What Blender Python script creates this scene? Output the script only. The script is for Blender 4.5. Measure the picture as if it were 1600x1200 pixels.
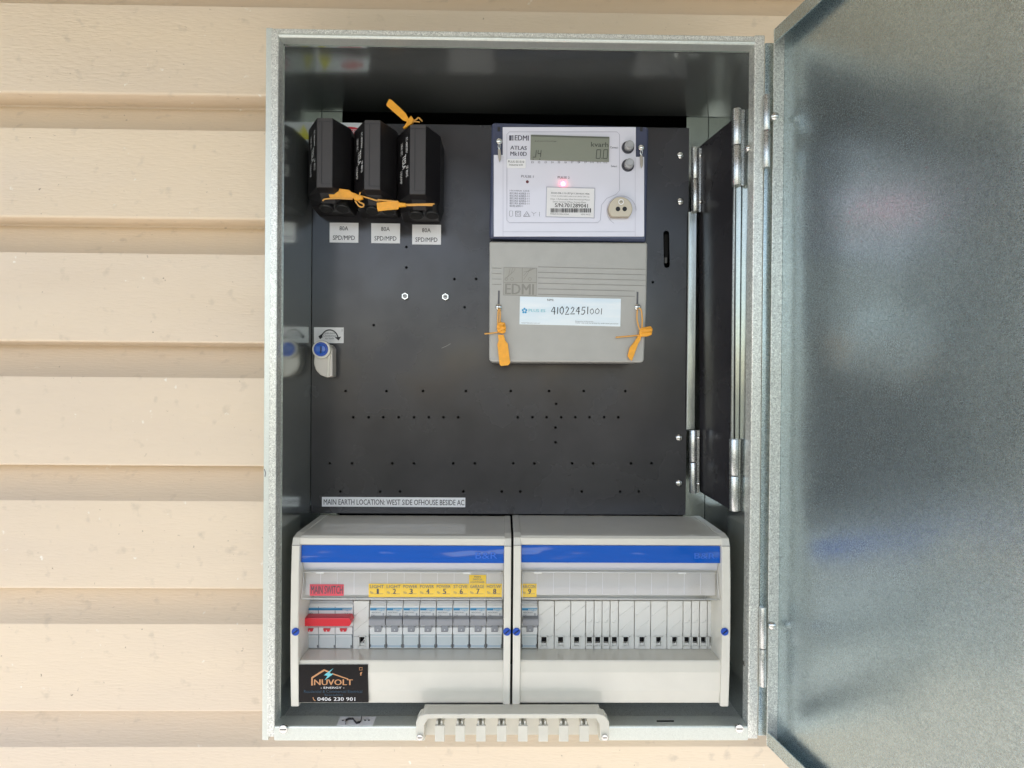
import bpy, bmesh, math, random
from mathutils import Vector, Matrix
random.seed(7)
S = bpy.context.scene
for o in list(bpy.data.objects): bpy.data.objects.remove(o)
# ------------------------------------------------------------------ camera
F = 901.0; DIST = 0.563
YAW, PITCH, ROLL = map(math.radians, (0.786, -0.304, 0.456))
cam = bpy.data.cameras.new('camera'); camo = bpy.data.objects.new('camera', cam)
S.collection.objects.link(camo); S.camera = camo
cam.sensor_width = 36; cam.lens = 36 * F / 1600; cam.clip_start = 0.02; cam.clip_end = 500
RM = Matrix.Rotation(-YAW, 3, 'Z') @ Matrix.Rotation(math.pi/2 + PITCH, 3, 'X') @ Matrix.Rotation(ROLL, 3, 'Z')
camo.matrix_world = Matrix.Translation((0, -DIST, 0)) @ RM.to_4x4()
# ------------------------------------------------------------------ light
SUN_EL, SUN_AZ = math.radians(52), math.radians(195)     # azimuth of the sun, clockwise from +Y
w = bpy.data.worlds.new('World'); S.world = w; w.use_nodes = True
nt = w.node_tree; nt.nodes.clear()
sky = nt.nodes.new('ShaderNodeTexSky'); sky.sky_type = 'NISHITA'; sky.sun_disc = False
sky.sun_elevation = SUN_EL; sky.sun_rotation = SUN_AZ; sky.dust_density = 2.0; sky.air_density = 1.0; sky.ozone_density = 0.6
bg = nt.nodes.new('ShaderNodeBackground'); bg.inputs['Strength'].default_value = 0.15
ow = nt.nodes.new('ShaderNodeOutputWorld')
nt.links.new(sky.outputs[0], bg.inputs[0]); nt.links.new(bg.outputs[0], ow.inputs[0])
sl = bpy.data.lights.new('sun', 'SUN'); sl.energy = 4.5; sl.angle = math.radians(.5); sl.color = (1, .96, .9)
so = bpy.data.objects.new('sun', sl); S.collection.objects.link(so)
sd = Vector((math.sin(SUN_AZ)*math.cos(SUN_EL), math.cos(SUN_AZ)*math.cos(SUN_EL), math.sin(SUN_EL)))
so.rotation_euler = sd.to_track_quat('Z', 'Y').to_euler()
S.view_settings.view_transform = 'Standard'; S.view_settings.look = 'None'
S.view_settings.exposure = 1.25; S.view_settings.gamma = 1
S.view_settings.use_curve_mapping = False

# ------------------------------------------------------------------ helpers
COL = S.collection
CUR = [Vector((0, 0, 0)), 0.0]                 # location and tilt (about Y) of the thing being built
def W(u, v, y):                                # photograph pixel on the plane at depth y -> world point
    d = RM @ Vector(((u-800)/F, -(v-600)/F, -1)); t = (y + DIST)/d.y
    return Vector((0, -DIST, 0)) + d*t
def P(u, v, y):
    p = W(u, v, y)
    if CUR[1]: p = CUR[0] + Matrix.Rotation(-CUR[1], 3, 'Y') @ (p - CUR[0])
    return p
def thing(name, label, cat, loc, rot=0.0, group=None):
    o = bpy.data.objects.new(name, None); COL.objects.link(o); o.empty_display_size = .02
    o.location = loc; o.rotation_euler = (0, rot, 0)
    o['label'] = label; o['category'] = cat
    if group: o['group'] = group
    CUR[0] = Vector(loc); CUR[1] = rot
    return o
MATS = {}
class MB:
    def __init__(s): s.bm = bmesh.new(); s.ms = []
    def mi(s, m):
        if m not in s.ms: s.ms.append(m)
        return s.ms.index(m)
    def _merge(s, b, m, smooth=False):
        i = s.mi(m)
        for f in b.faces: f.material_index = i; f.smooth = smooth
        me = bpy.data.meshes.new('tmp'); b.to_mesh(me); b.free(); s.bm.from_mesh(me); bpy.data.meshes.remove(me)
    def box(s, x0, x1, y0, y1, z0, z1, m, bev=0, seg=2):
        b = bmesh.new(); bmesh.ops.create_cube(b, size=1)
        for v in b.verts:
            v.co = Vector(((x0+x1)/2+v.co.x*abs(x1-x0), (y0+y1)/2+v.co.y*abs(y1-y0), (z0+z1)/2+v.co.z*abs(z1-z0)))
        if bev:
            bev = min(bev, .45*min(abs(x1-x0), abs(y1-y0), abs(z1-z0)))
            bmesh.ops.bevel(b, geom=b.edges[:], offset=bev, segments=seg, affect='EDGES', profile=.5)
        s._merge(b, m)
    def pbox(s, u0, v0, u1, v1, yf, yb, m, bev=0, seg=2):
        um, vm = (u0+u1)/2, (v0+v1)/2
        s.box(P(u0, vm, yf).x, P(u1, vm, yf).x, yf, yb, P(um, v1, yf).z, P(um, v0, yf).z, m, bev, seg)
    def poly(s, pts, ext, m, bev=0, smooth=False):   # polygon (3D points) extruded by a vector
        b = bmesh.new(); a = [b.verts.new(p) for p in pts]; c = [b.verts.new(Vector(p)+Vector(ext)) for p in pts]
        b.faces.new(a); b.faces.new(list(reversed(c))); n = len(a)
        for i in range(n): b.faces.new((a[i], c[i], c[(i+1) % n], a[(i+1) % n]))
        bmesh.ops.recalc_face_normals(b, faces=b.faces[:])
        if bev: bmesh.ops.bevel(b, geom=b.edges[:], offset=bev, segments=2, affect='EDGES', profile=.5)
        s._merge(b, m, smooth)
    def ppoly(s, pts, yf, th, m, bev=0): s.poly([P(u, v, yf) for u, v in pts], (0, th, 0), m, bev)
    def prof(s, pts, x0, x1, m, bev=0): s.poly([(x0, y, z) for y, z in pts], (x1-x0, 0, 0), m, bev)
    def cyl(s, c, ax, r, L, m, r2=None, n=24, bev=0, smooth=True):
        b = bmesh.new(); bmesh.ops.create_cone(b, cap_ends=True, segments=n, radius1=r, radius2=r if r2 is None else r2, depth=L)
        if bev:
            es = [e for e in b.edges if any(len(f.verts) > 4 for f in e.link_faces)]
            bmesh.ops.bevel(b, geom=es, offset=bev, segments=2, affect='EDGES', profile=.5)
        q = Vector((0, 0, 1)).rotation_difference(Vector(ax)).to_matrix().to_4x4()
        bmesh.ops.transform(b, matrix=Matrix.Translation(c) @ q, verts=b.verts)
        i = s.mi(m)
        for f in b.faces: f.smooth = len(f.verts) <= 4 and smooth
        for f in b.faces: f.material_index = i
        me = bpy.data.meshes.new('tmp'); b.to_mesh(me); b.free(); s.bm.from_mesh(me); bpy.data.meshes.remove(me)
    def dome(s, c, r, h, m, ax=(0, -1, 0), n=16):
        b = bmesh.new(); bmesh.ops.create_uvsphere(b, u_segments=n, v_segments=10, radius=1)
        q = Vector((0, 0, 1)).rotation_difference(Vector(ax)).to_matrix().to_4x4()
        bmesh.ops.transform(b, matrix=Matrix.Translation(c) @ q @ Matrix.Diagonal((r, r, h, 1)), verts=b.verts)
        s._merge(b, m, True)
    def tube(s, pts, r, m, n=8, flat=1.0):
        b = bmesh.new(); rings = []
        pts = [Vector(p) for p in pts]
        for k, p in enumerate(pts):
            t = (pts[min(k+1, len(pts)-1)] - pts[max(k-1, 0)]).normalized()
            a = t.cross(Vector((0, 1, 0)));
            if a.length < .1: a = t.cross(Vector((1, 0, 0)))
            a.normalize(); c = a.cross(t)
            rings.append([b.verts.new(p + a*math.cos(2*math.pi*j/n)*r + c*math.sin(2*math.pi*j/n)*r*flat) for j in range(n)])
        for k in range(len(rings)-1):
            for j in range(n): b.faces.new((rings[k][j], rings[k][(j+1) % n], rings[k+1][(j+1) % n], rings[k+1][j]))
        b.faces.new(rings[0]); b.faces.new(list(reversed(rings[-1])))
        bmesh.ops.recalc_face_normals(b, faces=b.faces[:])
        s._merge(b, m, True)
    def ptube(s, pts, y, r, m, flat=1.0): s.tube([P(u, v, y if not isinstance(y, list) else y[i]) for i, (u, v) in enumerate(pts)], r, m, flat=flat)
    def textM(s, txt, M, wd, ht, m, off=0.0, shear=0):
        c = bpy.data.curves.new('t', 'FONT'); c.body = txt; c.size = 1; c.resolution_u = 2; c.shear = shear
        c.align_x = 'CENTER'
        o = bpy.data.objects.new('t', c); COL.objects.link(o)
        dg = bpy.context.evaluated_depsgraph_get(); me = bpy.data.meshes.new_from_object(o.evaluated_get(dg))
        bpy.data.objects.remove(o); bpy.data.curves.remove(c)
        if not me.vertices: return
        xs = [v.co.x for v in me.vertices]; ys = [v.co.y for v in me.vertices]
        cx, cy = (min(xs)+max(xs))/2, (min(ys)+max(ys))/2
        sx, sy = wd/(max(xs)-min(xs)), ht/(max(ys)-min(ys))
        sh = [(0, 0)] if off <= 0 else [(-off*.5, 0), (off*.5, .00002)] if off < .025 else [(-off*.8, 0), (0, .00002), (off*.8, .00004)]
        for dx, dz in sh:                       # bolder lettering: the same outline laid side by side
            b = bmesh.new(); b.from_mesh(me)
            bmesh.ops.transform(b, matrix=M @ Matrix.Translation((0, 0, dz)) @ Matrix.Diagonal((sx, sy, 1, 1)) @ Matrix.Translation((dx-cx, -cy, 0)), verts=b.verts)
            s._merge(b, m)
        bpy.data.meshes.remove(me)
    def ptext(s, txt, u0, v0, u1, v1, y, m, off=0.0, rot=0, shear=0):   # text filling a pixel rectangle
        um, vm = (u0+u1)/2, (v0+v1)/2; c = P(um, vm, y)
        wd = (P(u1, vm, y)-P(u0, vm, y)).length; ht = (P(um, v1, y)-P(um, v0, y)).length
        M = Matrix.Translation(c) @ Matrix.Rotation(rot, 4, 'Y') @ Matrix.Rotation(math.pi/2, 4, 'X')
        s.textM(txt, M, wd, ht, m, off, shear)
    def stroke(s, pts, y, w, m):                # flat pen stroke through pixel points
        q = [P(u, v, y) for u, v in pts]; b = bmesh.new(); L = []
        for k, p in enumerate(q):
            t = (q[min(k+1, len(q)-1)]-q[max(k-1, 0)]).normalized(); n = Vector((t.z, 0, -t.x))*w/2
            L.append((b.verts.new(p+n), b.verts.new(p-n)))
        for k in range(len(L)-1): b.faces.new((L[k][0], L[k][1], L[k+1][1], L[k+1][0]))
        s._merge(b, m)
    def build(s, name, parent=None, label=None, **props):
        me = bpy.data.meshes.new(name)
        if parent is not None: bmesh.ops.translate(s.bm, vec=-CUR[0], verts=s.bm.verts)
        s.bm.to_mesh(me); s.bm.free()
        for m in s.ms: me.materials.append(MATS[m])
        o = bpy.data.objects.new(name, me); COL.objects.link(o)
        if parent is not None: o.parent = parent
        if label: o['label'] = label
        for k, v in props.items(): o[k] = v
        return o
def copy_tree(o, parent=None):
    c = o.copy(); COL.objects.link(c)
    if parent: c.parent = parent
    for ch in list(o.children): copy_tree(ch, c)
    return c

# ------------------------------------------------------------------ materials
def mat(name, col, rough=.5, metal=0.0, var=0.0, vs=30, vcol=None, rvar=0.0, rs=20, bump=0.0, bs=300, bd=.0004, stretch=(1, 1, 1), coat=0.0, spec=.5, detail=6, emit=None, vlo=.35, vhi=.7):
    m = bpy.data.materials.new(name); MATS[name] = m; m.use_nodes = True
    n = m.node_tree.nodes; l = m.node_tree.links; b = n['Principled BSDF']
    b.inputs['Base Color'].default_value = (*col, 1); b.inputs['Roughness'].default_value = rough
    b.inputs['Metallic'].default_value = metal; b.inputs['Coat Weight'].default_value = coat; b.inputs['Coat Roughness'].default_value = .06
    b.inputs['Specular IOR Level'].default_value = spec
    if var or rvar or bump:
        tc = n.new('ShaderNodeTexCoord'); mp = n.new('ShaderNodeMapping'); mp.inputs['Scale'].default_value = stretch
        l.new(tc.outputs['Object'], mp.inputs['Vector'])
    if var:
        t = n.new('ShaderNodeTexNoise'); t.inputs['Scale'].default_value = vs; t.inputs['Detail'].default_value = detail
        l.new(mp.outputs[0], t.inputs['Vector'])
        r = n.new('ShaderNodeMapRange'); r.inputs[1].default_value = vlo; r.inputs[2].default_value = vhi
        l.new(t.outputs[0], r.inputs[0])
        x = n.new('ShaderNodeMix'); x.data_type = 'RGBA'; x.inputs['A'].default_value = (*col, 1)
        vc = vcol or tuple(c*(1-var) for c in col); x.inputs['B'].default_value = (*vc, 1)
        l.new(r.outputs[0], x.inputs['Factor']); l.new(x.outputs['Result'], b.inputs['Base Color'])
    if rvar:
        t = n.new('ShaderNodeTexNoise'); t.inputs['Scale'].default_value = rs; t.inputs['Detail'].default_value = 5
        l.new(mp.outputs[0], t.inputs['Vector'])
        r = n.new('ShaderNodeMapRange'); r.inputs[1].default_value = .35; r.inputs[2].default_value = .65
        r.inputs[3].default_value = max(.02, rough-rvar); r.inputs[4].default_value = rough+rvar
        l.new(t.outputs[0], r.inputs[0]); l.new(r.outputs[0], b.inputs['Roughness'])
    if bump:
        t = n.new('ShaderNodeTexNoise'); t.inputs['Scale'].default_value = bs; t.inputs['Detail'].default_value = 4
        l.new(mp.outputs[0], t.inputs['Vector'])
        u = n.new('ShaderNodeBump'); u.inputs['Strength'].default_value = bump; u.inputs['Distance'].default_value = bd
        l.new(t.outputs[0], u.inputs['Height']); l.new(u.outputs[0], b.inputs['Normal'])
    if emit:
        b.inputs['Emission Color'].default_value = (*emit[:3], 1); b.inputs['Emission Strength'].default_value = emit[3]
    return m
def galv(name, col, rough, spangle=.25, metal=.9, bump=.25):
    m = mat(name, col, rough, metal, var=spangle, vs=900, detail=1, rvar=.05, rs=1200, bump=bump, bs=1300, bd=.00015)
    n = m.node_tree.nodes; l = m.node_tree.links; b = n['Principled BSDF']
    # large zinc clouding over the fine grain
    tc = [x for x in n if x.type == 'TEX_COORD'][0]
    v = n.new('ShaderNodeTexVoronoi'); v.inputs['Scale'].default_value = 520; l.new(tc.outputs['Object'], v.inputs['Vector'])
    src = b.inputs['Base Color'].links[0].from_socket
    hs = n.new('ShaderNodeHueSaturation'); mr = n.new('ShaderNodeMapRange')
    mr.inputs[3].default_value = 1-spangle*.5; mr.inputs[4].default_value = 1+spangle*.4
    l.new(v.outputs['Color'], mr.inputs[0]); l.new(mr.outputs[0], hs.inputs['Value']); l.new(src, hs.inputs['Color'])
    l.new(hs.outputs[0], b.inputs['Base Color'])
    return m
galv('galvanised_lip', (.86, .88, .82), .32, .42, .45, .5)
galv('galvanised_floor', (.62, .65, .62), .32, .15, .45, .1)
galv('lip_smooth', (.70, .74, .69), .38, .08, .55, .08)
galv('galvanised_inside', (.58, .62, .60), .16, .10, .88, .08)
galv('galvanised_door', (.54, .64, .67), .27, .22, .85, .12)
def warp(name, sc, dist):
    m = MATS[name]; n = m.node_tree.nodes; l = m.node_tree.links; b = n['Principled BSDF']
    tc = n.new('ShaderNodeTexCoord'); t = n.new('ShaderNodeTexNoise'); t.inputs['Scale'].default_value = sc; t.inputs['Detail'].default_value = 1
    u = n.new('ShaderNodeBump'); u.inputs['Strength'].default_value = 1; u.inputs['Distance'].default_value = dist
    l.new(tc.outputs['Object'], t.inputs['Vector']); l.new(t.outputs[0], u.inputs['Height'])
    old = b.inputs['Normal'].links[0].from_node; l.new(u.outputs[0], old.inputs['Normal'])
warp('galvanised_door', 9, .004); warp('galvanised_inside', 14, .0012)
galv('zinc_plated', (.66, .68, .67), .27, .2)
mat('wall_paint', (.79, .655, .485), .42, var=.1, vs=7, vcol=(.70, .585, .455), bump=.6, bs=460, bd=.0007, stretch=(.2, 1, 1), rvar=.14)
def specks(name, sc, lo, hi, col):
    m = MATS[name]; n = m.node_tree.nodes; l = m.node_tree.links; b = n['Principled BSDF']
    tc = n.new('ShaderNodeTexCoord'); t = n.new('ShaderNodeTexNoise'); t.inputs['Scale'].default_value = sc; t.inputs['Detail'].default_value = 3
    r = n.new('ShaderNodeMapRange'); r.inputs[1].default_value = lo; r.inputs[2].default_value = hi
    x = n.new('ShaderNodeMix'); x.data_type = 'RGBA'; x.inputs['B'].default_value = (*col, 1)
    l.new(tc.outputs['Object'], t.inputs['Vector']); l.new(t.outputs[0], r.inputs[0]); l.new(r.outputs[0], x.inputs['Factor'])
    l.new(b.inputs['Base Color'].links[0].from_socket, x.inputs['A']); l.new(x.outputs['Result'], b.inputs['Base Color'])
specks('wall_paint', 170, .73, .79, (.35, .27, .19)); specks('wall_paint', 60, .62, .80, (.60, .50, .38)); specks('wall_paint', 95, .725, .78, (.86, .80, .70))
mat('ground_concrete', (.50, .47, .44), .9, var=.2, vs=4)
mat('unseen_dark_ground', (.085, .088, .062), .9, var=.5, vs=3)  # tone of the added far ground, dark to control reflections
mat('shade_roof_tone', (.34, .31, .27), .8)  # kept dark so the unseen roof sends little light down
mat('panel_black', (.015, .015, .018), .23, var=1, vs=9, vlo=.2, vhi=.8, vcol=(.046, .044, .048), rvar=.09, rs=11, bump=.12, bs=1200, bd=.0001)
mat('void_black', (.006, .006, .006), .9)
mat('cream_plastic', (.70, .68, .60), .15, var=.05, vs=30, rvar=.04, rs=40, spec=.6)
mat('cream_gloss', (.62, .60, .54), .11, coat=.3)
mat('filler_plastic', (.68, .68, .64), .4)
mat('comb_plastic', (.68, .66, .57), .42, var=.08, vs=60)
mat('seam_dark', (.10, .10, .095), .6)
mat('dark_hole', (.004, .004, .004), .8)
mat('blue_gloss', (.001, .085, .44), .10, spec=.6)
mat('blue_knob', (.01, .07, .42), .3)
mat('grey_clear', (.46, .47, .50), .14, coat=.4)
mat('card', (.62, .61, .57), .6)
mat('sticker_white', (.82, .82, .83), .45)
mat('lock_sticker', (.70, .70, .69), .4)
mat('ink', (.015, .015, .018), .6)
mat('ink_grey', (.12, .12, .13), .6)
mat('emboss_blue', (.03, .14, .60), .3)
mat('label_yellow', (1.0, .66, .003), .45)
mat('label_red', (.80, .025, .05), .4)
mat('warn_red', (.65, .02, .04), .4)
mat('warn_yellow', (.85, .75, .02), .4)
mat('breaker_white', (.74, .74, .72), .35)
mat('breaker_grey', (.27, .28, .30), .4)
mat('breaker_shade', (.42, .43, .44), .45)
mat('breaker_clear', (.60, .65, .65), .18, coat=.4)
mat('stripe_blue', (.03, .22, .42), .4)
mat('brand_blue', (.10, .35, .55), .4)
mat('switch_red', (.62, .015, .03), .3, coat=.2)
mat('fuse_black', (.012, .011, .012), .42, spec=.3, bump=.1, bs=900, bd=.0001)
mat('fuse_face', (.040, .036, .036), .42, bump=.1, bs=900, bd=.0001)
mat('rubber', (.010, .010, .010), .45)
mat('fuse_ink', (.85, .85, .85), .5)
mat('seal_orange', (.95, .42, .02), .35, var=.15, vs=200)
mat('strap_orange', (.75, .38, .08), .4)
mat('meter_rim', (.055, .065, .115), .2, spec=.5)
mat('meter_face', (.72, .72, .80), .22, coat=.5)
mat('meter_line', (.42, .42, .50), .3)
mat('meter_plate', (.76, .76, .84), .25, coat=.5)
mat('lcd', (.24, .26, .21), .18, coat=.5)
mat('lcd_top_shadow', (.10, .11, .085), .3)
mat('lcd_ink', (.035, .04, .03), .4)
mat('meter_ink', (.07, .07, .10), .5)
mat('knob_grey', (.40, .40, .40), .3, .5)
mat('knob_dark', (.045, .045, .06), .4)
mat('champagne', (.50, .43, .32), .33, .7)
mat('terminal_cover', (.42, .415, .385), .38, .1, var=.06, vs=60, bump=.25, bs=1400, bd=.0001)
mat('terminal_groove', (.27, .265, .24), .5)
mat('terminal_emboss', (.38, .375, .34), .5, bump=.5, bs=900, bd=.0002)
mat('steel', (.70, .70, .68), .2, 1)
mat('tag_metal', (.38, .34, .28), .35, .9)
mat('led_off', (.12, .02, .03), .3)
mat('led_red', (.8, .05, .1), .3, emit=(1, .05, .12, 32))
mat('latch_cream', (.60, .56, .50), .4, .3)
mat('nmi_sticker', (.62, .74, .82), .12, coat=.6, var=1, vs=22, vcol=(.80, .84, .86), stretch=(.6, 1, 4))
mat('logo_cyan', (.03, .33, .62), .4)
mat('card_black', (.006, .005, .006), .25, spec=.25)
mat('copper_ink', (.55, .27, .12), .4)
mat('cyan_ink', (.15, .55, .62), .4)
mat('navy_ink', (.02, .06, .10), .5)
# thin clear sheet: mostly see-through, reflects like plastic
m = bpy.data.materials.new('clear_sheet'); MATS['clear_sheet'] = m; m.use_nodes = True
n = m.node_tree.nodes; l = m.node_tree.links; n.remove(n['Principled BSDF'])
tr = n.new('ShaderNodeBsdfTransparent'); tr.inputs[0].default_value = (.93, .93, .94, 1)
gl = n.new('ShaderNodeBsdfGlossy'); gl.inputs['Roughness'].default_value = .07
fr = n.new('ShaderNodeFresnel'); fr.inputs['IOR'].default_value = 1.6
mx = n.new('ShaderNodeMixShader'); mm = n.new('ShaderNodeMath'); mm.operation = 'MULTIPLY'; mm.inputs[1].default_value = .65; mm.use_clamp = True
l.new(fr.outputs[0], mm.inputs[0]); l.new(mm.outputs[0], mx.inputs[0]); l.new(tr.outputs[0], mx.inputs[1]); l.new(gl.outputs[0], mx.inputs[2])
tcn = n.new('ShaderNodeTexCoord'); nz = n.new('ShaderNodeTexNoise'); nz.inputs['Scale'].default_value = 18
bu = n.new('ShaderNodeBump'); bu.inputs['Strength'].default_value = .35; bu.inputs['Distance'].default_value = .002
l.new(tcn.outputs['Object'], nz.inputs['Vector']); l.new(nz.outputs[0], bu.inputs['Height']); l.new(bu.outputs[0], gl.inputs['Normal'])
l.new(mx.outputs[0], n['Material Output'].inputs[0])
# uneven gloss on the blue strips
for nm, st in (('blue_gloss', 1.0), ('grey_clear', .4)):
    m = MATS[nm]; n = m.node_tree.nodes; l = m.node_tree.links; b = n['Principled BSDF']
    tcn = n.new('ShaderNodeTexCoord'); mp = n.new('ShaderNodeMapping'); mp.inputs['Scale'].default_value = (.3, 1, 1.3)
    nz = n.new('ShaderNodeTexNoise'); nz.inputs['Scale'].default_value = 28; nz.inputs['Detail'].default_value = 2
    bu = n.new('ShaderNodeBump'); bu.inputs['Strength'].default_value = st; bu.inputs['Distance'].default_value = .007
    l.new(tcn.outputs['Object'], mp.inputs[0]); l.new(mp.outputs[0], nz.inputs['Vector']); l.new(nz.outputs[0], bu.inputs['Height'])
    l.new(bu.outputs[0], b.inputs['Normal']); l.new(bu.outputs[0], b.inputs['Coat Normal'])

# ------------------------------------------------------------------ setting
YW = .085                       # face of the weatherboards
xo0, xo1 = P(411.5, 600, 0).x, P(1190, 600, 0).x
zo1, zo0 = P(800, 48, 0).z, P(800, 1158, 0).z
g = MB(); g.box(-4, 4, -2.4, .3, -1.55, -1.5, 'ground_concrete'); o = g.build('pavement'); o['kind'] = 'structure'
g = MB(); g.box(-60, 60, -90, -2.4, -1.6, -1.52, 'unseen_dark_ground'); o = g.build('ground'); o['kind'] = 'structure'  # unseen far ground, added dark so the glossy faces reflect less light

CUR[0] = Vector((0, .1, -1.5)); CUR[1] = 0
wall = thing('house_wall', 'cream painted horizontal timber weatherboards of the house behind the grey box', 'wall', (0, .1, -1.5))
mb = MB()
PITCHB = P(385, 345, YW).z - P(385, 538, YW).z
z_line = P(385, 538, YW).z
band = P(385, 538, YW).z - P(385, 590, YW).z
def wall_strip(x0, x1, za, zb, nx=1):
    k0 = math.floor((za - z_line)/PITCHB) - 1; k1 = math.ceil((zb - z_line)/PITCHB) + 1
    prof = []
    for k in range(k1, k0-1, -1):
        zt = z_line + k*PITCHB
        prof += [(.0025, zt+.0012), (.0285, zt+.0006), (.030, zt-.001)]
        for j in range(1, 9):
            a = j/8*math.pi/2
            a = math.radians(46)+a*.2; A0_, A1_ = math.radians(46), math.radians(46)+math.pi/2*.2
            prof.append((.030-.0292*(math.cos(A0_)-math.cos(a))/(math.cos(A0_)-math.cos(A1_)), zt-.001-(band-.001)*(math.sin(a)-math.sin(A0_))/(math.sin(A1_)-math.sin(A0_))))
        prof += [(0, zt-band-.0008), (0, zt-PITCHB+.0035), (.0008, zt-PITCHB+.0018)]
    out = []
    for i in range(len(prof)-1):
        (ya, z1), (yb, z2) = prof[i], prof[i+1]
        if z1 <= z2 - 1e-9 or z2 > zb or z1 < za: continue
        if z1 > zb: t = (z1-zb)/(z1-z2); ya, z1 = ya+(yb-ya)*t, zb
        if z2 < za: t = (z1-za)/(z1-z2); yb, z2 = ya+(yb-ya)*t, za
        out.append((ya, z1, yb, z2))
    b = bmesh.new()
    for ya, z1, yb, z2 in out:
        vs = [b.verts.new((x, YW+y, z)) for x, y, z in ((x0, ya, z1), (x0, yb, z2), (x1, yb, z2), (x1, ya, z1))]
        b.faces.new(vs)
    bmesh.ops.remove_doubles(b, verts=b.verts, dist=1e-6)
    mb._merge(b, 'wall_paint')
wall_strip(-1.3, xo0+.0005, -1.5, .85); wall_strip(xo1-.0005, 1.5, -1.5, .85)
wall_strip(xo0+.0005, xo1-.0005, zo1-.0005, .85); wall_strip(xo0+.0005, xo1-.0005, -1.5, zo0+.0005)
mb.build('boards', wall)
s = MB(); s.box(-1.6, 1.8, -1.9, .10, .85, .87, 'shade_roof_tone'); s.build('unseen_shade_roof', wall)  # unseen porch roof, added with depth and dark tone to shade upward-facing surfaces

# ------------------------------------------------------------------ the meter box
box = thing('meter_box', 'open galvanised steel meter box on the weatherboard wall, its door swung to the right', 'meter box', (0, .1, zo0))
xi0, xi1 = P(432, 600, 0).x, P(1174, 600, 0).x
zi1, zi0 = P(800, 63, 0).z, P(800, 1135, 0).z
YP = .098; YB = .130
wi0, wi1, wz1, wz0 = xi0+.0008, xi1+.001, zi1+.002, zi0-.002
mb = MB()
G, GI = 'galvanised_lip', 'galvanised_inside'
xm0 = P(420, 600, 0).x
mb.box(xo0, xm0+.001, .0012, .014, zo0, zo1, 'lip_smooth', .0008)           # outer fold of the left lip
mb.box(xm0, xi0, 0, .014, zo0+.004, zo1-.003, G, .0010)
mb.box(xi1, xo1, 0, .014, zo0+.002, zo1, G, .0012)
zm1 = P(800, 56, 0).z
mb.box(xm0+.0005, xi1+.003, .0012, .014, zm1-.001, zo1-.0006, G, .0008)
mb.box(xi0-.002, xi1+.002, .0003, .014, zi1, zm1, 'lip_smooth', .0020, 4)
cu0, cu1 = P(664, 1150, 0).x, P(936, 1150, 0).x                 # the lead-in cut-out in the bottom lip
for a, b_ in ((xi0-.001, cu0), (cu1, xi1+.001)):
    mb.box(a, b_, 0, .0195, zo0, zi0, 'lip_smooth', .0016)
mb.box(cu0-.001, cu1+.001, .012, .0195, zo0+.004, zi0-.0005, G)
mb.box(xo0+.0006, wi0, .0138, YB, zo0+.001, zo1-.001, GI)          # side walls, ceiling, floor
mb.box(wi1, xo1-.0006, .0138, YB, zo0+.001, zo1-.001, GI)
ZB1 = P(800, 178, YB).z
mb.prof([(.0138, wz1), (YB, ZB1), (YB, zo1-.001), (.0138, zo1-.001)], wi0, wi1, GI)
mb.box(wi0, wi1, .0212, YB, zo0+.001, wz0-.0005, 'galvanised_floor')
# corner folds inside the lips
mb.box(xi0, xi1, .0138, .0165, zi1-.0005, zi1+.0018, GI)
body = mb.build('shell', box)
mb = MB()
f0 = P(534, 300, YB).x; f1 = P(1072, 300, YB).x
mb.box(wi0+.0002, f0, YB+.0002, YB+.0015, wz0, ZB1-.0005, GI, .0004); mb.build('back_flange', box); mb = MB()
mb.box(f1, wi1-.0002, YB+.0002, YB+.0015, wz0, ZB1-.0005, GI, .0004)
mb.build('back_flange', box)
mb = MB()
YC = .20
mb.box(xo0+.001, xo1-.001, YC, YC+.002, zo0+.001, zo1-.001, 'void_black')  # black sheets stand in for the unlit void and keep stray light out
for a, b_ in ((xo0+.001, xo0+.003), (xo1-.003, xo1-.001)): mb.box(a, b_, YB+.0018, YC, zo0+.001, zo1-.001, 'void_black')
for a, b_ in ((zo0+.001, zo0+.003), (zo1-.003, zo1-.001)): mb.box(xo0+.0032, xo1-.0032, YB+.0018, YC, a, b_, 'void_black')
mb.build('back_cavity', box)

# --- mounting panel with real drilled holes
from mathutils.geometry import delaunay_2d_cdt
tl, trr, br_, bl = (P(u, v, YP) for u, v in ((489, 190), (1076, 202), (1072, 803), (486, 803)))
x0 = (tl.x+bl.x)/2; x1 = (trr.x+br_.x)/2; z1 = (tl.z+trr.z)/2; z0 = (bl.z+br_.z)/2
H = [(635, 386), (635, 418), (710, 436), (744, 436), (726, 480), (584, 508), (869, 631), (868, 668), (868, 691), (1020, 441)]
H += [(u, 611) for u in (540, 604, 661, 728, 798, 858, 912, 977)]
H += [(u, 652) for u in (552, 576, 599, 623, 647, 670, 693, 716, 809, 832, 854, 877, 899, 921, 944, 966)]
H += [(u, 724) for u in (515, 550, 613, 647, 708, 742, 802, 835, 894, 927, 986, 1018)]
H += [(u, 768) for u in (532, 594, 625, 724, 784, 813, 909, 969, 998)]
loops = [[(x0, z0), (x1, z0), (x1, z1), (x0, z1)]]
for u, v in H:
    p = P(u, v, YP); loops.append([(p.x+.00155*math.cos(a*math.pi/6), p.z+.00155*math.sin(a*math.pi/6)) for a in range(12)])
a, b_ = P(1041, 365, YP), P(1042, 414, YP); r = .0034
loops.append([(a.x+r*math.cos(math.pi*k/8), a.z+r*math.sin(math.pi*k/8)) for k in range(9)]+[(b_.x-r*math.cos(math.pi*k/8), b_.z-r*math.sin(math.pi*k/8)) for k in range(9)])
V = []; E = []
for lp in loops:
    n0 = len(V); V += [Vector(q) for q in lp]; E += [(n0+k, n0+(k+1) % len(lp)) for k in range(len(lp))]
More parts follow.
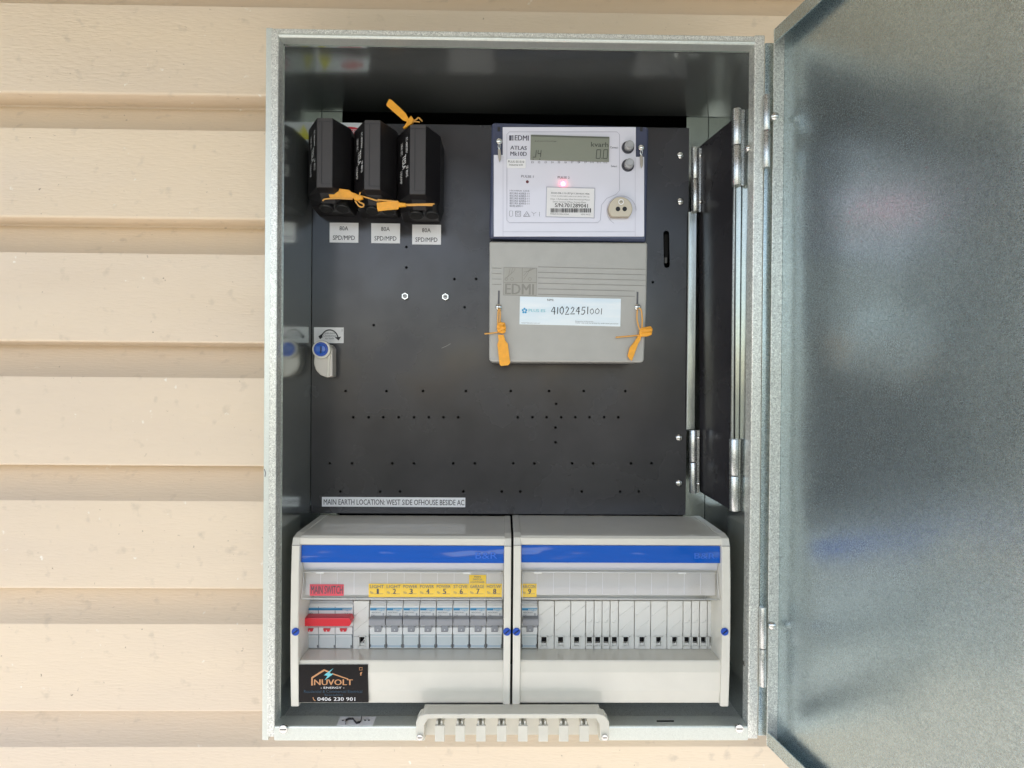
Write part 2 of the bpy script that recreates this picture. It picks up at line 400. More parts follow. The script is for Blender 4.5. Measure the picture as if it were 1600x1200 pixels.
ov, oe, of, *_r = delaunay_2d_cdt(V, E, [], 0, 1e-7)
def inside(pt, lp):
    c = False
    for k in range(len(lp)):
        (xa, za), (xb, zb) = lp[k-1], lp[k]
        if (za > pt[1]) != (zb > pt[1]) and pt[0] < (xb-xa)*(pt[1]-za)/(zb-za)+xa: c = not c
    return c
b = bmesh.new(); vv = [b.verts.new((q.x, YP, q.y)) for q in ov]
for f in of:
    cx = sum(ov[k].x for k in f)/len(f); cz = sum(ov[k].y for k in f)/len(f)
    if not any(inside((cx, cz), lp) for lp in loops[1:]): b.faces.new([vv[k] for k in f])
g_ = bmesh.ops.extrude_face_region(b, geom=b.faces[:])
bmesh.ops.translate(b, vec=(0, .0016, 0), verts=[e for e in g_['geom'] if isinstance(e, bmesh.types.BMVert)])
bmesh.ops.recalc_face_normals(b, faces=b.faces[:])
mb = MB(); mb._merge(b, 'panel_black')
# scratches
mb.stroke([(690, 544), (697, 541), (704, 537)], YP-.0001, .0004, 'terminal_groove')
mb.stroke([(835, 219), (842, 219)], YP-.0001, .0004, 'terminal_groove')
panel = mb.build('mounting_panel', box)
# slot liner
mb = MB(); mb.pbox(1038, 366, 1044, 410, YP+.006, YP+.008, 'void_black')
mb.pbox(1038.5, 402, 1042.5, 411, YP+.002, YP+.006, 'seam_dark', .0005); mb.build('slot_catch', panel)
for u, v in ((633, 463), (696, 464)):
    mb = MB(); p = P(u, v, YP-.002)
    mb.cyl(p, (0, 1, 0), .0042, .0036, 'steel', n=6, bev=.0004, smooth=False); mb.cyl(p+Vector((0, -.002, 0)), (0, 1, 0), .0026, .0012, 'breaker_shade', n=18)
    mb.box(p.x-.0018, p.x+.0018, p.y-.0029, p.y-.0025, p.z-.0003, p.z+.0003, 'seam_dark'); mb.build('hex_nut', panel)
for u, v in ((1063, 243), (1063, 315), (1061, 684), (1061, 755)):
    mb = MB(); mb.dome(P(u, v, YP-.0003), .0042, .0022, 'steel'); mb.build('rivet', panel)
# --- stickers on the panel
def sticker(u0, v0, u1, v1, y, m, name, parent, label, lines=(), ink='ink', off=0, extra=None, bev=0):
    mb = MB(); mb.pbox(u0, v0, u1, v1, y-.0003, y, m, bev)
    for t, a, b_, c, d in lines: mb.ptext(t, a, b_, c, d, y-.00042, ink, off)
    if extra: extra(mb, y-.00042)
    return mb.build(name, parent, label)
for k, (u, v, h) in enumerate(((515, 348, 'left'), (580, 349, 'middle'), (644, 351, 'right'))):
    sticker(u, v, u+45, v+31, YP, 'sticker_white', 'printed_label', panel, 'white printed label 80A SPD/MPD, %s of the three' % h,
            [('80A', u+15.5, v+5.5, u+29, v+12), ('SPD/MPD', u+5, v+20, u+39.5, v+27)], off=.01)
sticker(503, 777, 727, 792, YP, 'sticker_white', 'printed_label', panel, 'long white printed strip about the main earth location',
        [('MAIN EARTH LOCATION: WEST SIDE OFHOUSE BESIDE AC', 506, 780.5, 725.5, 789)], off=.012)
def lockart(mb, y):
    c = (515, 531)
    pts = [(c[0]+13.5*math.cos(a), c[1]-15.5*math.sin(a)) for a in [math.radians(x) for x in range(15, 166, 10)]]
    mb.stroke(pts, y, .0014, 'ink')
    mb.ppoly([(523, 527), (533, 526), (529, 532)], y, .0001, 'ink'); mb.ppoly([(497.5, 525.5), (503, 521.5), (504, 527), (500, 530)], y, .0001, 'ink')
    for t, v, hw in (('anti-turn', 520.5, 8), ('Clockwise', 524.5, 10), ('to lock', 528.5, 7)): mb.ptext(t, 515-hw, v-1.5, 515+hw, v+1.5, y, 'ink_grey', .01)
    mb.stroke([(534.5, 514), (534.5, 518)], y, .0004, 'ink')
sticker(490.5, 511.5, 537, 536, YP, 'lock_sticker', 'lock_sticker', panel, 'small white sticker with a curved black arrow', extra=lockart)
def warnart(mb, y):
    mb.ppoly([(490, 218), (514, 218), (502, 194)], y, .0001, 'warn_yellow')
    pts = [(546+18*math.cos(a), 205+7*math.sin(a)) for a in [k*math.pi/12 for k in range(24)]]
    mb.ppoly(pts, y, .0001, 'warn_red'); mb.ptext('DANGER', 533, 202, 559, 208, y-.0002, 'sticker_white', .02)
    for v in (222, 226, 230): mb.ptext('LIVE PARTS ISOLATE BEFORE', 518, v-1.2, 562, v+1.2, y, 'ink', .01)
sticker(484, 191.5, 572, 236, YP, 'sticker_white', 'warning_sticker', panel, 'white warning sticker with yellow triangle, mostly hidden behind the fuses', extra=warnart)
# --- lock latch on the panel edge
mb = MB()
mb.ppoly([(492, 541), (515, 538), (519.5, 545), (519.5, 588), (511, 590), (500, 586), (493, 578), (490, 568)], .082, .0155, 'latch_cream', .0012)
mb.ppoly([(514.5, 548), (517, 548), (515, 565), (513.5, 589), (510.5, 589), (512, 560)], .0805, .002, 'cream_plastic', .0004)
p = P(503, 546, .079); mb.cyl(p, (0, 1, 0), .0100, .006, 'cream_plastic', bev=.0008, n=32)
lat = mb.build('lock_latch', panel)
mb = MB(); mb.cyl(p+Vector((0, -.0032, 0)), (0, 1, 0), .0078, .003, 'blue_knob', bev=.0006, n=32)
mb.cyl(p+Vector((0, -.0049, 0)), (0, 1, 0), .0058, .0012, 'blue_gloss', bev=.0004, n=32)
mb.box(p.x+.0002, p.x+.0012, p.y-.0060, p.y-.0050, p.z-.0045, p.z+.0035, 'ink'); mb.build('blue_lock_barrel', panel)
CUR[0] = Vector((0, .1, zo0))

# --- link plate and the long hinges at right
mb = MB()
A1, A0 = W(1093, 229, .097), W(1093, 768, .097); B1, B0 = W(1148, 184, .030), W(1146, 799, .030)
mb.poly([A0, B0, B1, A1], (.0016, 0, 0), 'panel_black'); link = mb.build('hinged_side_plate', box)
def rod(u, v0, v1, y, r, m, mb, n=20): a, b_ = W(u[0], v0, y), W(u[1], v1, y); mb.cyl((a+b_)/2, (a-b_), r, (a-b_).length, m, n=n, bev=.0003)
def leaf(u0, v0, u1, v1, y, m, mb): mb.pbox(u0, v0, u1, v1, y, y+.0016, m, .0004)
mb = MB(); mb.pbox(1075.5, 331, 1087, 671, .0945, .0960, GI, .0004); mb.pbox(1074.6, 331, 1075.8, 671, .0938, .0958, 'lip_smooth'); mb.build('panel_edge_strip', box)
for va, vm, vb, u in ((231, 281, 331, 1086), (672, 722, 770, 1083)):
    mb = MB(); rod((u, u), va, vm-.7, .0925, .0042, 'zinc_plated', mb); rod((u, u), vm+.7, vb, .0925, .0042, 'zinc_plated', mb)
    rod((u, u), va+2, vb-2, .0925, .0030, 'seam_dark', mb)
    leaf(u+4, va, u+10, vb, .0925, 'zinc_plated', mb)
    h = mb.build('panel_hinge', box)
    for dv in (12, 84):
        mb = MB(); mb.dome(W(u+8.5, va+dv, .0920), .0022, .0014, 'steel'); mb.build('rivet', h)
mb = MB(); mb.pbox(1146, 291, 1156.5, 686, .0300, .0318, GI, .0005); mb.box(W(1146, 480, .03).x-.0012, W(1146, 480, .03).x, .0285, .031, W(1146, 686, .03).z, W(1146, 291, .03).z, 'zinc_plated'); mb.build('side_edge_strip', box)
for va, vm, vb, u in ((171, 228, 290, 1151), (686, 743, 798, 1147)):
    mb = MB(); rod((u, u), va, vm-.8, .027, .0046, 'zinc_plated', mb); rod((u, u), vm+.8, vb, .027, .0046, 'zinc_plated', mb)
    rod((u, u), va+2, vb-2, .027, .0034, 'seam_dark', mb); leaf(u+6, va, u+14, vb, .029, 'zinc_plated', mb)
    h = mb.build('side_hinge', box)
    for dv in (62, 92):
        mb = MB(); mb.dome(W(u+18, va+dv-5, .030), .0026, .002, 'steel', (-1, -.6, 0)); mb.build('rivet', h)

# --- door, opened about 100 degrees
TH = math.radians(80)
HX = P(1203, 600, -.001); dvec = Vector((math.cos(TH), -math.sin(TH), 0)); nvec = Vector((-math.sin(TH), -math.cos(TH), 0))
zd1, zd0 = P(1200, 47, 0).z, P(1190, 1163, 0).z
DW = .482; DT = .0115
def dbox(mb, u0, u1, w0, w1, z0, z1, m, bev=0):
    b = bmesh.new(); bmesh.ops.create_cube(b, size=1)
    for v in b.verts: v.co = Vector(((u0+u1)/2+v.co.x*(u1-u0), (w0+w1)/2+v.co.y*(w1-w0), (z0+z1)/2+v.co.z*(z1-z0)))
    if bev: bmesh.ops.bevel(b, geom=b.edges[:], offset=bev, segments=2, affect='EDGES', profile=.5)
    M = Matrix((( dvec.x, nvec.x, 0, HX.x), (dvec.y, nvec.y, 0, HX.y), (0, 0, 1, 0), (0, 0, 0, 1)))
    bmesh.ops.transform(b, matrix=M, verts=b.verts); bmesh.ops.recalc_face_normals(b, faces=b.faces[:]); mb._merge(b, m)
mb = MB()
GD = 'galvanised_door'
dbox(mb, 0, DW, -DT-.0012, -DT, zd0, zd1, GD, .0003)
dbox(mb, 0, .0012, -DT, 0, zd0, zd1, G, .0004)
dbox(mb, .0012, DW, -DT, 0, zd1-.0012, zd1, GD, .0004); dbox(mb, .0012, DW, -DT, 0, zd0, zd0+.0012, GD, .0004)
dbox(mb, .0012, DW, -.0012, 0, zd1-.014, zd1-.0012, GD, .0003); dbox(mb, .0012, DW, -.0012, 0, zd0+.0012, zd0+.014, GD, .0003)
dbox(mb, DW-.0012, DW, -DT, 0, zd0+.0012, zd1-.0012, GD, .0004)
dbox(mb, DW-.014, DW-.0012, -.0012, 0, zd0+.0012, zd1-.0012, GD, .0003)
door = mb.build('door', box)
mb = MB()
mb.box(W(1190.5, 600, .004).x, W(1205, 600, .004).x, .004, .006, zd0+.006, zd1-.01, 'galvanised_door', .0005); mb.build('door_hinge_strip', box)
for va, vm, vb, u in ((149, 205, 262, 1197.5), (948, 1013, 1072, 1191.5)):
    mb = MB(); rod((u, u), va, vm-.8, -.003, .0034, 'zinc_plated', mb); rod((u, u), vm+.8, vb, -.003, .0034, 'zinc_plated', mb)
    rod((u, u), va+2, vb-2, -.003, .0024, 'seam_dark', mb); h = mb.build('door_hinge', box)
for v in (182, 978):
    mb = MB(); p = W(1210 if v < 500 else 1206, v, -.004); mb.dome(p, .0042, .003, 'steel', (-.3, -1, 0)); mb.build('rivet', door)
# small screws and marks on the box
for u, v in ((443, 1139), (1155, 1138)):
    mb = MB(); p = P(u, v, -.0012); mb.cyl(p, (0, 1, 0), .0042, .0024, 'steel', n=20, bev=.0005)
    mb.box(p.x-.003, p.x+.003, p.y-.0015, p.y-.0012, p.z-.0004, p.z+.0004, 'seam_dark'); mb.build('corner_screw', box)
for u, v in ((1178, 232), (1165.5, 1037)):
    mb = MB(); mb.dome(P(u if v > 500 else 1168, v, .010), .0035, .0025, 'steel', (-1, -.4, 0)); mb.build('rivet', box)
# bottom ledge: slot and sticker
def hpoly(mb, pts, z, m, th=.0003):       # flat on a level surface: pixel points dropped on the plane z
    q = []
    for u, v in pts:
        d = RM @ Vector(((u-800)/F, -(v-600)/F, -1)); t = z/d.z; q.append(Vector((0, -DIST, 0))+d*t)
    mb.poly(q, (0, 0, -th), m)
mb = MB(); hpoly(mb, [(532, 1119.5), (588, 1119.5), (582, 1133), (526, 1133)], zi0+.0004, 'sticker_white')
def hstroke(mb, pts, z, w, m):
    q = []
    for u, v in pts:
        d = RM @ Vector(((u-800)/F, -(v-600)/F, -1)); t = z/d.z; q.append(Vector((0, -DIST, 0))+d*t)
    mb.tube(q, w, m, n=6, flat=.15)
hstroke(mb, [(540, 1132), (540, 1127), (545, 1124.5), (552, 1124.5), (554, 1128), (557, 1131), (562, 1130), (564, 1127), (565, 1121)], zi0+.0004, .0022, 'ink')
hstroke(mb, [(534, 1126.5), (538, 1126.5)], zi0+.0004, .0010, 'ink'); hstroke(mb, [(569, 1126), (572, 1126)], zi0+.0004, .0010, 'ink'); hstroke(mb, [(575, 1126), (578, 1126)], zi0+.0004, .0010, 'ink')
mb.build('ledge_sticker', box)
mb = MB(); mb.stroke([(413, 733), (415, 739), (414, 745)], .0010, .0007, 'ink_grey'); mb.build('scuff_mark', body)
mb = MB(); hpoly(mb, [(1026, 1125.5), (1053, 1125.5), (1053, 1127.5), (1026, 1127.5)], zi0+.0003, 'dark_hole'); mb.build('ledge_slot', box)

# --- comb shaped lead-in cover
mb = MB(); CP = 'comb_plastic'
yc = -.012
mb.ppoly([(650, 1158), (650, 1128), (655, 1119), (666, 1115.5), (935, 1115.5), (946, 1119), (952, 1128), (952, 1158), (938, 1158), (937, 1133), (931, 1123), (669, 1123), (663, 1133), (662, 1158)], yc, .012, CP, .0008)
mb.pbox(660, 1117, 940, 1148, .002, .004, CP)
a = P(660, 1117, yc); b_ = P(940, 1117, yc); mb.box(a.x, b_.x, -.010, .006, a.z-.0015, a.z, CP)
comb = mb.build('lead_in_cover', box)
for u in (687, 719, 751.5, 784, 817, 849, 881, 913):
    mb = MB(); mb.pbox(u-7.5, 1134, u+7.5, 1159, -.015, -.0125, CP, .0005)
    mb.pbox(u-5.5, 1127, u-2.5, 1135, -.013, .002, CP, .0004); mb.pbox(u+1.5, 1127, u+4.5, 1135, -.013, .002, CP, .0004); mb.pbox(u-6, 1132.5, u+6, 1135, -.0125, .002, CP)
    mb.build('tooth', comb)
for u in (656, 945):
    mb = MB(); p = P(u, 1152, yc-.001); mb.cyl(p, (0, 1, 0), .0030, .002, 'steel', n=18, bev=.0004); mb.box(p.x-.002, p.x+.002, p.y-.0013, p.y-.001, p.z-.0003, p.z+.0003, 'ink'); mb.build('screw', comb)

# ------------------------------------------------------------------ distribution boards
YF = .010
def board(name, label, U0, U1, rl, rr):
    loc = P((U0+U1)/2, 1103, YP); t = thing(name, label, 'distribution board', loc)
    um = (U0+U1)/2
    z = lambda v, y=YF: P(um, v, y).z
    x = lambda u, v=960, y=YF: P(u, v, y).x
    X0, X1, Xa, Xb = x(U0), x(U1), x(rl), x(rr)
    CPm = 'cream_plastic'; yb = YP-.0002
    mb = MB()
    pr = [(yb, z(838)), (.020, z(838)), (.0135, z(838.7)), (.0110, z(842)), (.0105, z(851.5)), (.0145, z(853)), (.0175, z(881)), (.0205, z(895)), (.023, z(897)), (.024, z(938)), (.052, z(938.5)),
          (.052, z(1014, .037)), (.037, z(1014, .037)), (.0108, z(1032)), (.0100, z(1034)), (.0092, z(1050)), (.0100, z(1080)), (.0125, z(1100)), (yb, z(1100))]
    mb.prof(pr, Xa-.0004, Xb+.0004, CPm)
    body = mb.build('housing', t)
    # glossy top skin is the same moulding; rails are separate end caps
    for a, b_, inner in ((X0, Xa, 1), (Xb, X1, -1)):
        mb = MB()
        pr = [(yb, z(838)+.0006), (.022, z(838)+.0006), (.0115, z(841)), (.0085, z(852)), (.0065, z(900)), (.0055, z(975)), (.0065, z(1050)), (.0085, z(1103)), (yb, z(1103))]
        mb.prof(pr, a, b_, CPm, .0009)
        mb.box(a-.00005, b_+.00005, .0078, .0086, z(852.2), z(851.6), 'seam_dark')
        mb.build('end_cap', t)
    for u in ((U0+rl)/2-.5, (U1+rr)/2-.3):
        mb = MB(); p = P(u, 987, .0052); mb.cyl(p, (0, 1, 0), .0038, .002, 'blue_knob', n=24, bev=.0005)
        mb.tube([p+Vector((-.0022, -.0011, -.0018)), p+Vector((.0022, -.0011, .0018))], .0005, 'ink', n=6); mb.build('blue_screw', t)
    # blue strip
    mb = MB(); mb.prof([(.0130, z(854)), (.0126, z(862)), (.0122, z(872)), (.0122, z(880.5)), (.019, z(880.5)), (.016, z(854))], Xa+.0003, Xb-.0003, 'blue_gloss')
    mb.build('blue_strip', t)
    mb = MB(); mb.prof([(.0165, z(881.5)), (.0195, z(895.5)), (.0215, z(895.5)), (.018, z(881.5))], Xa+.0006, Xb-.0006, 'grey_clear'); mb.build('grey_strip', t)
    # card and clear window
    mb = MB(); mb.box(Xa+.002, Xb-.002, .0212, .0218, z(936.5), z(898.5), 'card')
    n = 12
    for i in range(1, n): xx = Xa+(Xb-Xa)*i/n; mb.box(xx-.0002, xx+.0002, .0209, .0212, z(934), z(900), 'sticker_white')
    mb.build('label_card', t)
    mb = MB(); xa, xb = Xa+.0015, Xb-.0015
    sec = [(.0165, z(898)), (.0150, z(912)), (.0132, z(922)), (.0114, z(930)), (.0104, z(936))]
    b = bmesh.new(); L = [b.verts.new((xa-.0012*i/4*0, y, zz)) for i, (y, zz) in enumerate(sec)]; Rr = [b.verts.new((xb, y, zz)) for y, zz in sec]
    for i in range(4): b.faces.new((L[i], L[i+1], Rr[i+1], Rr[i]))
    mb._merge(b, 'clear_sheet', True)
    for (y, zz) in (sec[0], sec[-1]): mb.tube([(xa, y, zz), (xb, y, zz)], .00045, 'filler_plastic', n=6)
    for xx in (xa, xb):
        mb.tube([(xx, y, zz) for y, zz in sec], .0004, 'filler_plastic', n=6)
    mb.tube([(xa, sec[-1][0]+.0004, sec[-1][1]-.0007), (xb, sec[-1][0]+.0004, sec[-1][1]-.0007)], .0004, 'breaker_shade', n=6)
    for q in (.08, .82):
        c = xa+(xb-xa)*q; mb.box(c-.004, c+.004, .0160, .0172, z(900), z(897), 'filler_plastic', .0003)
    mb.build('label_window', t)
    return t, body, (Xa, Xb), z
YBK = .037
def filler(t, u0, u1, hole=None):
    mb = MB(); um = hole if hole else (u0+u1)/2
    FP = 'filler_plastic'
    X = lambda u, y: P(u, 985, y).x
    Z = lambda v, y: P(um, v, y).z
    x0, x1 = X(u0+.5, YBK), X(u1-.5, YBK); hx0, hx1 = X(um-4, YBK), X(um+4, YBK)
    hz1, hz0 = Z(994.5, YBK), Z(1009, YBK)
    y0, y1 = YBK-.0005, YBK+.0015
    mb.box(x0, x1, y0, y1, hz1, Z(939, YBK), FP, .0005)
    mb.box(x0, hx0, y0, y1, hz0, hz1, FP); mb.box(hx1, x1, y0, y1, hz0, hz1, FP); mb.box(x0, x1, y0, y1, Z(1013.5, YBK), hz0, FP, .0002)
    yr = y0-.0008                                   # raised rim of the little hook hole
    mb.box(hx0-.0012, hx0, yr, y0+.0002, hz0-.001, hz1+.001, FP, .0002); mb.box(hx1, hx1+.0012, yr, y0+.0002, hz0-.001, hz1+.001, FP, .0002)
    mb.box(hx0-.0012, hx1+.0012, yr, y0+.0002, hz1, hz1+.001, FP, .0002); mb.box(hx0-.0012, hx1+.0012, yr, y0+.0002, hz0-.001, hz0, FP, .0002)
    mb.box(hx0-.0005, hx1+.0005, y1+.004, y1+.005, hz0-.001, hz1+.001, 'dark_hole'); mb.box(hx0+.0002, hx1, y1-.0005, y1+.0035, hz0, hz0+(hz1-hz0)*.25, FP, .0002)
    wd = x1-x0
    def ridge(xa, za, xb, zb): mb.tube([(xa, y0+.0001, za), (xb, y0+.0001, zb)], .00042, FP, n=6)
    if wd > .012:
        for va, vb, f0, f1 in ((962, 946, .05, .95), (985, 969, .1, .9), (1004, 990, .55, .95)):
            ridge(x0+wd*f0, Z(va, YBK), x0+wd*f1, Z(vb, YBK))
    else:
        ridge(x0+wd*.2, Z(957, YBK), x0+wd*.85, Z(949, YBK)); ridge(x0+wd*.2, Z(992, YBK), x0+wd*.8, Z(985, YBK))
        mb.tube([(x0+wd*.25, y0-.0001, Z(972, YBK)), (x0+wd*.5, y0-.0001, Z(973, YBK)), (x0+wd*.8, y0-.0001, Z(968, YBK))], .0005, FP, n=6)
    return mb.build('pole_filler', t)
def circuit_label(t, u0, v0, u1, v1, top, num, lab, no='No.'):
    mb = MB(); y = .0208; mb.pbox(u0, v0, u1, v1, y-.0002, y, 'label_yellow')
    w_ = u1-u0; uc = (u0+u1)/2
    hw = min(w_*.42, 2.1*len(top)+.5)
    mb.ptext(top, uc-hw, v0+2, uc+hw, v0+7, y-.0004, 'ink_grey', .01)
    if num:
        mb.ptext(num, uc-1+(1.2 if num == '1' else 0), v0+8, uc+3.5-(1.2 if num == '1' else 0), v0+16, y-.0004, 'ink', .035)
        mb.ptext(no, u0+2.5, v0+11.5, u0+8, v0+16, y-.0004, 'ink_grey')
        mb.pbox(u0+9, v0+15.7, u1-3, v0+16.2, y-.0003, y-.0002, 'ink_grey')
    return mb.build('circuit_label', t, lab)
lb, lbody, LX, lz = board('distribution_board', 'left cream distribution board with red main switch and black business sticker', 456, 798, 468.5, 787)
filler(lb, 552, 577, 566)
mb = MB(); y = .0206
mb.pbox(484, 913, 537, 931, y, y+.0002, 'label_red'); mb.ptext('MAIN SWITCH', 486, 915.5, 535.5, 928, y-.0003, 'ink', .02); mb.build('main_switch_label', lb, 'red label reading MAIN SWITCH')
for i, (t_, n_) in enumerate((('LIGHT', '1'), ('LIGHT', '2'), ('POWER', '3'), ('POWER', '4'), ('POWER', '5'), ('STOVE', '6'), ('GARAGE', '7'), ('HOT/W', '8'))):
    u = 576+26.1*i; circuit_label(lb, u, 912, u+25.9, 933, t_, n_, 'yellow circuit label reading %s %s' % (t_, n_))
mb = MB(); y = .0206; mb.pbox(733, 898.5, 759.5, 913, y-.0002, y, 'label_yellow')
for t_, v, hw in (('MAIN', 901.3, 5), ('SWITCH', 905.4, 7), ('LIGHT/POWER', 909.7, 11)): mb.ptext(t_, 746-hw, v-1.5, 746+hw, v+1.5, y-.0004, 'ink_grey', .01)
mb.build('circuit_label', lb, 'square yellow label reading MAIN SWITCH LIGHT/POWER')
mb = MB(); mb.ptext('B&R', 743, 863, 777, 873, .0119, 'emboss_blue', .01); mb.build('embossed_logo', lb)
# business sticker on the lower front
mb = MB(); y = .0084
mb.ppoly([(465, 1039), (574.5, 1039), (575.5, 1097.5), (467, 1097.5)], y, .0030, 'card_black')
ys = y-.0002
mb.stroke([(487.5, 1071), (487.5, 1059), (506.5, 1047), (516, 1051)], ys, .0018, 'copper_ink'); mb.stroke([(519, 1052.5), (532, 1057), (544, 1061)], ys, .0011, 'copper_ink')
mb.ppoly([(521, 1044), (506, 1055), (512, 1056), (507, 1063), (521, 1053), (514, 1052)], ys-.0001, .0001, 'cyan_ink')
mb.ptext('NUVOLT', 491, 1061.5, 551, 1070.5, ys, 'copper_ink', .03)
mb.ptext('- ENERGY -', 501, 1073, 538, 1076, ys, 'sticker_white', .01)
mb.ptext('Residential & Commercial Electrical', 475, 1078, 566, 1082.5, ys, 'navy_ink', .005); mb.ptext('Specialists', 507, 1084, 536, 1088, ys, 'navy_ink', .005)
mb.ptext('0406 230 901', 496, 1089.5, 555, 1095, ys, 'sticker_white', .012); mb.stroke([(489, 1089.5), (490, 1093), (493, 1095)], ys, .0007, 'copper_ink')
mb.ptext('f', 562.5, 1050, 566, 1055.5, ys, 'copper_ink', .03); mb.stroke([(561.5, 1043), (566, 1043), (566, 1047), (561.5, 1047), (561.5, 1043)], ys, .0004, 'copper_ink')
mb.build('business_sticker', lb, 'black sticker reading NUVOLT ENERGY 0406 230 901')

rb, rbody, RX, rz_ = board('distribution_board', 'right cream distribution board, nearly all pole spaces blanked off', 801.5, 1139, 813.5, 1126)
for a, b_, h in ((840.5, 866, 850), (866, 891.5, 876), (891.5, 915, 901), (915, 928, 921), (928, 940.5, 934), (940.5, 953, 947), (953, 966, 960), (966, 991, 978), (991, 1016.5, 1003),
                 (1016.5, 1042, 1029), (1042, 1067, 1054), (1067, 1080, 1073), (1080, 1092.5, 1086), (1092.5, 1105, 1099), (1105, 1118, 1112)):
    filler(rb, a, b_, h)
mb = MB(); mb.pbox(1118, 939, 1127, 1014, .0365, .0385, 'cream_plastic'); mb.build('aperture_cheek', rb)
circuit_label(rb, 814, 912, 838.5, 933, 'AIR/CON', '9', 'yellow circuit label reading AIR/CON 9')
mb = MB(); mb.ptext('B&R', 1085, 864, 1117, 873, .0119, 'emboss_blue', .01); mb.build('embossed_logo', rb)

# ------------------------------------------------------------------ breakers
def bprof(mb, v_pts, x0, x1, z, m):
    mb.prof([(y, z(v, y)) for y, v in v_pts], x0, x1, m, 0)
GRP = 'grey levered circuit breakers in the two boards'
names = ['LIGHT 1', 'LIGHT 2', 'POWER 3', 'POWER 4', 'POWER 5', 'STOVE 6', 'GARAGE 7', 'HOT/W 8']
labs = ['grey levered circuit breaker under the yellow label LIGHT 1, next to the blank filler',
        'grey levered circuit breaker under the yellow label LIGHT 2',
        'grey levered circuit breaker third from the blank filler in the left board',
        'grey levered circuit breaker fourth from the blank filler in the left board',
        'grey levered circuit breaker fifth from the blank filler in the left board',
        'grey levered circuit breaker under the yellow label STOVE 6',
        'grey levered circuit breaker under the yellow label GARAGE 7',
        'grey levered circuit breaker under the yellow label HOT/W 8, rightmost in the left board']
u0 = 577.2; pw = 26.1
loc = P(u0+13, 1013, .05)
br = thing('circuit_breaker', labs[0], 'circuit breaker', loc, group=GRP)
def Zb(v, y=YBK): return P(u0+13, v, y).z
xl, xr = P(u0+.6, 980, YBK).x, P(u0+pw-.5, 980, YBK).x
mb = MB()
mb.prof([(.050, Zb(941)), (.043, Zb(941)), (.0372, Zb(947.5)), (.0365, Zb(965)), (.0385, Zb(967)), (.0385, Zb(979)), (.036, Zb(980)), (.036, Zb(990.5)), (.040, Zb(991)), (.040, Zb(1013)), (.050, Zb(1013))], xl, xr, 'breaker_white', .0002)
mb.box(xl+.0003, xr-.0003, .0400, .0445, Zb(947), Zb(940.6), 'breaker_shade')
mb.build('body', br)
mb = MB(); mb.pbox(u0+1.2, 951.2, u0+11, 953.8, .0361, .0370, 'stripe_blue', .0001)
mb.pbox(u0+1, 950.2, u0+pw-1, 951.2, .0363, .0370, 'brand_blue')
mb.ptext(':hager', u0+11.5, 950.8, u0+pw-1.2, 955, .0360, 'brand_blue', .015)
mb.ptext('ADC916T', u0+3, 956, u0+18, 958, .0360, 'ink_grey'); mb.ptext('C16', u0+2.5, 960, u0+8, 963, .0360, 'ink_grey')
mb.pbox(u0+20.5, 958.5, u0+22.5, 964, .0361, .0370, 'breaker_shade', .0001); mb.build('brand_strip', br)
mb = MB(); mb.prof([(.0340, Zb(966.6, .029)), (.0290, Zb(967, .029)), (.0282, Zb(969, .029)), (.0286, Zb(977, .029)), (.0300, Zb(978.6, .029)), (.0384, Zb(978.6, .029)), (.0384, Zb(966.6, .029))],
               P(u0-.6, 970, .029).x, P(u0+pw-1.6, 970, .029).x, 'breaker_grey', .0003); mb.build('lever', br)
mb = MB(); mb.pbox(u0+7.5, 978, u0+18.5, 986.5, .0345, .0362, 'breaker_grey', .0004); mb.ppoly([(u0+12.2, 985), (u0+13, 982.8), (u0+13.9, 985)], .0343, .0001, 'sticker_white')
mb.pbox(u0+7.8, 986, u0+18.2, 987.2, .0355, .0362, 'ink_grey'); mb.pbox(u0+21, 978.5, u0+24, 981, .0355, .0362, 'breaker_shade'); mb.build('toggle', br)
mb = MB(); mb.pbox(u0+1, 991.5, u0+pw-1.5, 1013, .0368, .0400, 'breaker_clear', .0006); mb.pbox(u0+1.6, 994.3, u0+pw-2, 995.2, .0366, .0370, 'breaker_white')
mb.pbox(u0+2, 1009.2, u0+pw-2.4, 1009.9, .0366, .0370, 'stripe_blue'); mb.pbox(u0+.6, 1007, u0+2.2, 1011, .0366, .0370, 'ink_grey'); mb.pbox(u0+pw-3, 1007, u0+pw-1.4, 1011, .0366, .0370, 'ink_grey')
mb.build('terminal_cover', br)
def shiftu(ua, ub): return P(ub, 980, YBK)-P(ua, 980, YBK)
for i in range(1, 8):
    c = copy_tree(br); c.location = Vector(loc)+shiftu(u0, u0+pw*i*.997); c['label'] = labs[i]
c = copy_tree(br); d = shiftu(u0, 814.2); c.location = Vector(loc)+d
c['label'] = 'grey levered circuit breaker under the label AIR/CON 9, alone in the right board'

ms = thing('main_switch', 'three pole main switch with a wide red handle at the left end', 'main switch', P(511, 1013, .05))
M0, M1 = 471.5, 551
def Zm(v, y=YBK): return P(511, v, y).z
xa, xb = P(M0, 980, YBK).x, P(M1, 980, YBK).x
mb = MB()
mb.prof([(.050, Zm(940.5)), (.043, Zm(940.5)), (.0372, Zm(947)), (.0362, Zm(966)), (.0385, Zm(967)), (.0385, Zm(979)), (.036, Zm(980)), (.036, Zm(990.5)), (.040, Zm(991)), (.040, Zm(1013)), (.050, Zm(1013))], xa, xb, 'breaker_white', .0003)
mb.box(xa+.0005, xb-.0005, .0395, .0445, Zm(946.5), Zm(940), 'breaker_shade')
mb.pbox(551.3, 941, 554, 1013, .0385, .040, 'breaker_shade')
for k in (1, 2):
    u = M0+(M1-M0)*k/3-.5*k; mb.pbox(u-.3, 948, u+.3, 966, .0359, .0362, 'ink_grey'); mb.pbox(u-.3, 980, u+.3, 990.5, .0357, .0361, 'ink_grey')
